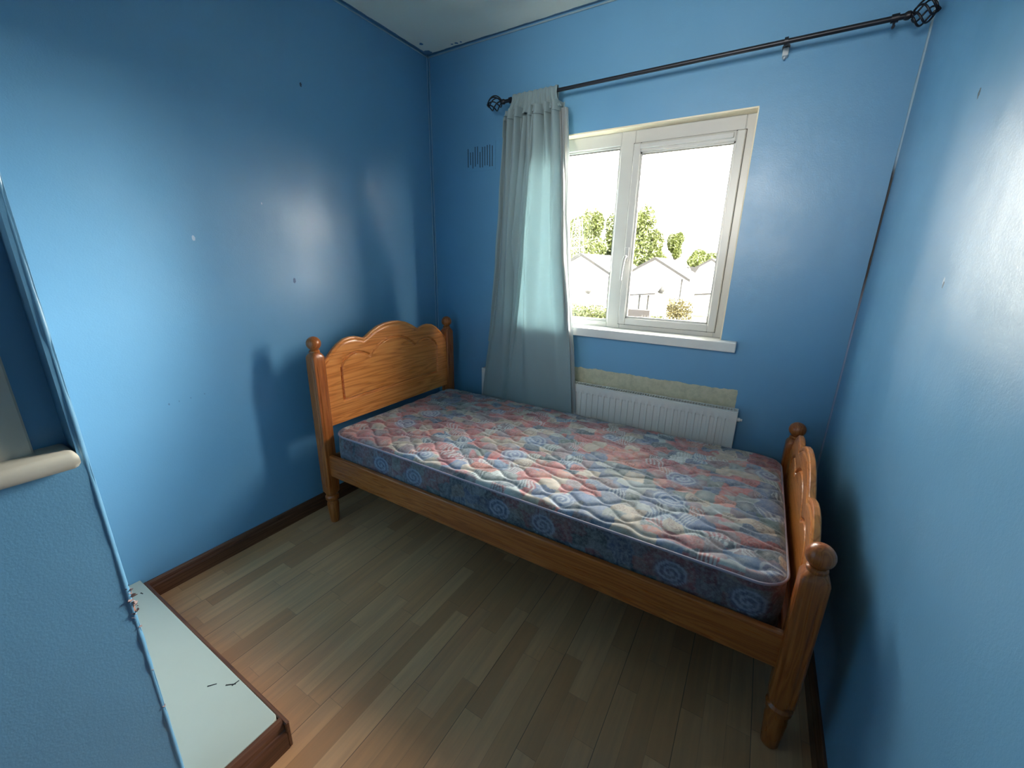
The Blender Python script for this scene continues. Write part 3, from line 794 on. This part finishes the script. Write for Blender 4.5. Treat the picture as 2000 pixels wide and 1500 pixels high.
# perimeter path
def perim(n_c=16, step=.006, inset=0.0):
    P_ = []
    a, b_ = hl-inset, hw_-inset; r = RC-inset
    def seg(p, q):
        d = math.hypot(q[0]-p[0], q[1]-p[1]); k = max(2, int(d/step))
        for i in range(k): P_.append((p[0]+(q[0]-p[0])*i/k, p[1]+(q[1]-p[1])*i/k))
    def arc(cx_, cy_, a0):
        for i in range(n_c): t = a0+PI/2*i/n_c; P_.append((cx_+r*math.cos(t), cy_+r*math.sin(t)))
    seg((-a+r, -b_), (a-r, -b_)); arc(a-r, -b_+r, -PI/2); seg((a, -b_+r), (a, b_-r)); arc(a-r, b_-r, 0)
    seg((a-r, b_), (-a+r, b_)); arc(-a+r, b_-r, PI/2); seg((-a, b_-r), (-a, -b_+r)); arc(-a+r, -b_+r, PI)
    return np.array(P_)
PR = perim(); nP = len(PR)
dl = np.hypot(*(np.roll(PR, -1, 0)-PR).T); sl = np.concatenate([[0], np.cumsum(dl)[:-1]])
nrm = np.stack([(np.roll(PR, -1, 0)-np.roll(PR, 1, 0))[:, 1], -(np.roll(PR, -1, 0)-np.roll(PR, 1, 0))[:, 0]], -1); nrm /= np.linalg.norm(nrm, axis=1)[:, None]
nz = 30; vs = []; cs_ = []
SS = []; 
for xs in (.55, .751, 1.189, 1.376, 1.812, 2.018): SS.append((xs-mx+hl-RC, .065, .040))
for k in range(20): SS.append((2.2+k*.31, .07, .034))
for i in range(nz+1):
    q = i/nz; z = MZ1-.004-(MZ1-.004-MZ0-.004)*q; bul = .0050*math.sin(PI*q)
    for k in range(nP): vs.append((PR[k, 0]+mx+nrm[k, 0]*bul, PR[k, 1]+my+nrm[k, 1]*bul, z+.0015*math.sin(sl[k]*13)))
sS = np.repeat(sl[None, :], nz+1, 0); zQ = np.repeat(np.linspace(0, .16, nz+1)[:, None], nP, 1)
cc = pattern(sS, zQ, SS, 1.9)*np.array((.36, .36, .42))  # same print, darkened: the shade on the mattress side is in its colour
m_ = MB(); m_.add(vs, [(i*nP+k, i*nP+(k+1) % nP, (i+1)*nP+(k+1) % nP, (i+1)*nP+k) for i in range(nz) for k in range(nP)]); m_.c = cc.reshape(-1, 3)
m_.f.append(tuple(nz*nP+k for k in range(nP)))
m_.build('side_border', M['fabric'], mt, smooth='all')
for z in (MZ1-.003, MZ0+.006):
    p3 = [(PR[k, 0]+mx+nrm[k, 0]*.0015, PR[k, 1]+my+nrm[k, 1]*.0015, z+.002*math.sin(sl[k]*5)) for k in range(0, nP)]+[(PR[0, 0]+mx, PR[0, 1]+my-.0015, z)]
    MB().tube(p3, .0042, 8, caps=False).build('piping', M['piping'], mt, smooth='all')

# ---------------------------------------------------------------- outdoors
G = -2.7
struct(MB().box(-80, 60, .6, 160, G-.2, G).build('ground', M['grass']))
tag(MB().box(-14, 8, 22.2, 23.0, G, G+.03).build('garden_path', M['path']), 'pale paved path in front of the houses outside', 'paving')
def house(xa, ya, za, half, drop, depth, label, dish=None, porch=None, skew=0.0):
    """gable wall facing the window at y=ya, apex (xa, za)"""
    h = thing('house', label, 'house', (xa, ya+depth/2, G))
    ze = za-drop
    sh = lambda y: skew*(y-ya)
    b = MB(); b.loops([[(xa-half+sh(y), y, G), (xa+half+sh(y), y, G), (xa+half+sh(y), y, ze), (xa+sh(y), y, za-.05), (xa-half+sh(y), y, ze)] for y in (ya, ya+depth)]); b.build('wall', M['render_white'], h)
    sl_ = drop/half; ov = .35
    b = MB()
    for sg in (-1, 1):
        ls = [[(xa+sh(y), y, za), (xa+sg*(half+ov)+sh(y), y, za-sl_*(half+ov)), (xa+sg*(half+ov)+sh(y), y, za-sl_*(half+ov)+.1), (xa+sh(y), y, za+.1)] for y in (ya-.2, ya+depth+.2)]
        b.loops(ls)
    b.build('roof', M['roof_grey'], h)
    b = MB()
    for sg in (-1, 1):
        b.loops([[(xa, y, za-.06), (xa+sg*(half+ov+.05), y, za-sl_*(half+ov+.05)-.06), (xa+sg*(half+ov+.05), y, za-sl_*(half+ov+.05)+.13), (xa, y, za+.14)] for y in (ya-.30, ya-.20)])
    b.build('verge_board', M['verge'], h)
    if dish:
        b = MB(); b.lathe((dish[0], ya-.35, dish[1]), [(0, .02), (.05, .16), (.09, .24), (.10, .24), (.06, .15), (.03, .02)], 18, 'y'); b.box(dish[0]-.02, dish[0]+.3, ya-.25, ya, dish[1]-.25, dish[1]-.21)
        b.build('satellite_dish', M['steel'], h, smooth=True)
    b = MB(); b.tube([(xa+half-.12, ya-.08, ze-.1), (xa+half-.12, ya-.08, G+.1)], .05, 8); b.build('downpipe', M['verge'], h)
    return h
hA = house(-9.42, 26, 1.95, 2.25, 1.28, 9, 'white gabled house with dark verge, leftmost of the houses outside the window', dish=(-8.68, -.45))
hB = house(-4.57, 27, 1.74, 1.95, 1.12, 5.5, 'white gabled house in the middle of the right-hand pane, grey porch at its left', dish=(-3.95, -.22), skew=0)
hC = house(-2.10, 36, 1.85, 1.5, .95, 8, 'far white gabled house at the right edge of the right-hand pane')
# low link roofs between the houses
def link(x0, x1, y, z0, z1, label, par):
    b = MB(); b.box(x0, x1, y, y+3, G, z0, 0); b.build('side_wing', M['render_white'], par)
    b = MB(); b.loops([[(x, y-.3, z0-.05), (x, y-.3, z0+.08), (x, y+3, z1+.08), (x, y+3, z1-.05)] for x in (x0-.1, x1)]); b.build('wing_roof', M['roof_grey'], par)
    b = MB(); b.box(x0-.1, x1, y-.4, y-.3, z0-.07, z0+.06); b.build('gutter', M['verge'], par)
link(-6.64, -6.52, 29, .3, 1.2, '', hB)
b = MB(); b.loops([[(x, 25.0, z-.02), (x, 25.0, z+.10), (x, 27, z+.60), (x, 27, z+.5)] for x, z in ((-6.2, -.62), (-3.9, -.38))]); b.build('porch_roof', M['render_white'], hB)
b = MB(); b.loops([[(x, 24.95, z-.04), (x, 24.95, z+.06), (x, 25.02, z+.06), (x, 25.02, z-.04)] for x, z in ((-6.2, -.62), (-3.9, -.38))]); b.build('porch_gutter', M['verge'], hB)
b = MB()
for x in (-5.9, -4.9, -4.35): b.box(x-.05, x+.05, 25.1, 25.2, G, -.5)
b.build('porch_post', M['verge'], hB)
b = MB(); b.loops([[(x, 33.0, z-.02), (x, 33.0, z+.10), (x, 36, z+.9), (x, 36, z+.8)] for x, z in ((-3.6, -.9), (-.4, -.55))]); b.build('porch_roof', M['render_white'], hC)
b = MB(); b.loops([[(x, 32.9, z-.07), (x, 32.9, z+.07), (x, 33.0, z+.07), (x, 33.0, z-.07)] for x, z in ((-3.6, -.9), (-.4, -.55))]); b.build('porch_gutter', M['verge'], hC)
b = MB(); b.add([(-3.75, 32.8, -.1), (-3.75, 32.8, -1.0), (-3.1, 32.8, -1.0), (-3.75, 33.2, -.1), (-3.75, 33.2, -1.0), (-3.1, 33.2, -1.0)], [(0, 1, 2), (3, 5, 4), (0, 3, 4, 1), (1, 4, 5, 2), (0, 2, 5, 3)]); b.build('porch_gable', M['verge'], hC)
# far terrace roofs with dark tiles
ft = thing('low_building', 'low white building with two dark tiled valleys, just right of the middle house roof', 'building', (-3.4, 34.4, G))
b = MB(); b.box(-4.2, -2.8, 34.2, 34.8, G, .7); b.build('wall', M['render_white'], ft)
for i, xg in enumerate((-3.75, -3.05)):
    b = MB(); b.add([(xg-.42, 34.0, 1.28), (xg+.34, 34.0, 1.28), (xg, 34.0, .62), (xg-.42, 34.2, 1.28), (xg+.34, 34.2, 1.28), (xg, 34.2, .62)], [(0, 1, 2), (3, 5, 4), (0, 3, 4, 1), (1, 4, 5, 2), (0, 2, 5, 3)]); b.build('tiled_valley', M['verge'], ft)

def leafy(name, c, rad, n, ls_, mat, seed):
    R_ = np.random.RandomState(seed); m = MB(); vs = []; fs = []
    blobs = [(np.array(c)+(R_.rand(3)-.5)*np.array(rad)*1.3, .35+.35*R_.rand()) for _ in range(9)]
    for i in range(n):
        bc, br = blobs[R_.randint(9)]; d = R_.normal(size=3); d /= np.linalg.norm(d)
        p = bc+d*np.array(rad)*br*(R_.rand()**.4)
        a = R_.normal(size=3); a /= np.linalg.norm(a); b_ = np.cross(a, R_.normal(size=3)); b_ /= np.linalg.norm(b_)
        s = ls_*(.6+.8*R_.rand()); o = len(vs); vs += [p-a*s, p+b_*s*.5, p+a*s, p-b_*s*.5]; fs.append((o, o+1, o+2, o+3))
    m.add([tuple(q) for q in vs], fs); return m
def tree(x, y, ztop, rx, rz, label, seed, group='trees beyond the houses', mat='tree'):
    t = thing('tree', label, 'tree', (x, y, G), group)
    MB().tube([(x, y, G), (x+.2, y, ztop-rz*1.2), (x, y, ztop-rz*.5)], [.35, .22, .08], 8).build('trunk', M['bark'], t)
    leafy('x', (x, y, ztop-rz), (rx, rx, rz), 15000, .22, None, seed).build('foliage', M[mat], t)
tree(-26.0, 64, 11.6, 4.0, 5.2, 'tall tree beside the curtain edge, behind the pylon', 1)
tree(-22.2, 59, 9.7, 3.2, 4.6, 'tall rounded tree right of the pylon in the left pane', 2)
tree(-18.9, 62, 8.5, 2.9, 4.2, 'tree whose crown ends at the mullion in the left pane', 3)
tree(-15.2, 60, 8.7, 2.3, 4.2, 'tall tree at the left edge of the right-hand pane', 4)
tree(-12.8, 63, 6.6, 2.1, 3.0, 'lower tree right of the tall one in the right-hand pane', 5)
tree(-20.4, 53, 4.8, 3.0, 2.2, 'low spreading tree above the leftmost house roof', 8)
tree(-10.6, 66, 6.0, 1.1, 1.7, 'thin sparse tree standing alone above the middle house', 6)
tree(-5.3, 58, 3.5, 1.9, 1.4, 'small round tree above the roofs at the right', 7)
def hedge(name, x0, x1, y, zt, label, cat, seed, mat, dy=.5):
    R_ = np.random.RandomState(seed); n = int(2600*(x1-x0)); vs = []; fs = []
    P_ = np.stack([x0+(x1-x0)*R_.rand(n), y+(R_.rand(n)-.5)*2*dy, G+(zt-G)*R_.rand(n)**.6*(1+.12*np.sin(R_.rand(n)*6))], -1)
    for p in P_:
        a = R_.normal(size=3); a /= np.linalg.norm(a); b_ = np.cross(a, R_.normal(size=3)); b_ /= np.linalg.norm(b_); s = .07*(.6+.8*R_.rand())
        o = len(vs); vs += [p-a*s, p+b_*s*.5, p+a*s, p-b_*s*.5]; fs.append((o, o+1, o+2, o+3))
    return tag(MB().add([tuple(q) for q in vs], fs).build(name, M[mat]), label, cat)
hedge('hedge', -8.8, -5.2, 21, -1.15, 'clipped green hedge below the leftmost house', 'hedge', 1, 'hedge')
hedge('hedge', -3.9, -3.05, 24.0, -1.75, 'low green hedge beyond the brown garden wall', 'hedge', 2, 'hedge')
hedge('shrub', -2.9, -1.5, 24, -.75, 'orange and green rounded shrub before the far house', 'shrub', 3, 'shrub', .4)
tag(MB().box(-9.5, -5.4, 24.5, 24.8, G, -1.30).build('garden_wall', M['brick']), 'brown garden wall between the hedge and leftmost house', 'wall')
tag(MB().box(-4.9, -3.35, 21.5, 21.8, G, -1.10).build('garden_wall', M['brick']), 'brown brick garden wall low in the right-hand pane', 'wall')
fn = thing('metal_fence', 'thin metal railing fence low in the right-hand pane', 'fence', (-2, 20, G))
for z in (-1.35, -2.3): MB().box(-3.4, .4, 19.98, 20.02, z, z+.04).build('rail', M['steel'], fn)
for i in range(26): MB().box(-3.4+i*.15, -3.385+i*.15, 19.99, 20.01, G, -1.2).build('railing_bar', M['steel'], fn)
py = thing('lattice_mast', 'tall pale lattice steel mast among the trees in the left pane', 'mast', (-17.8, 45, G))
b = MB(); zt = 6.2; x0 = -17.8
def ww(z): return .95*(1-(z-G)/(9.6-G))+.10
lv = [G+i*(zt-G)/9 for i in range(10)]
for sx_ in (-1, 1):
    for sy in (-1, 1): b.tube([(x0+sx_*ww(z), 45+sy*ww(z), z) for z in lv], .045, 5)
for i in range(9):
    z0_, z1_ = lv[i], lv[i+1]
    for sy in (-1, 1):
        b.tube([(x0-ww(z0_), 45+sy*ww(z0_), z0_), (x0+ww(z1_), 45+sy*ww(z1_), z1_)], .022, 5); b.tube([(x0+ww(z0_), 45+sy*ww(z0_), z0_), (x0-ww(z1_), 45+sy*ww(z1_), z1_)], .022, 5)
        b.tube([(x0-ww(z1_), 45+sy*ww(z1_), z1_), (x0+ww(z1_), 45+sy*ww(z1_), z1_)], .022, 5)
b.build('lattice_tower', M['lattice'], py)
MB().tube([(x0, 45, zt-.5), (x0, 45, 10.6)], .07, 6).build('pole', M['steel'], py)
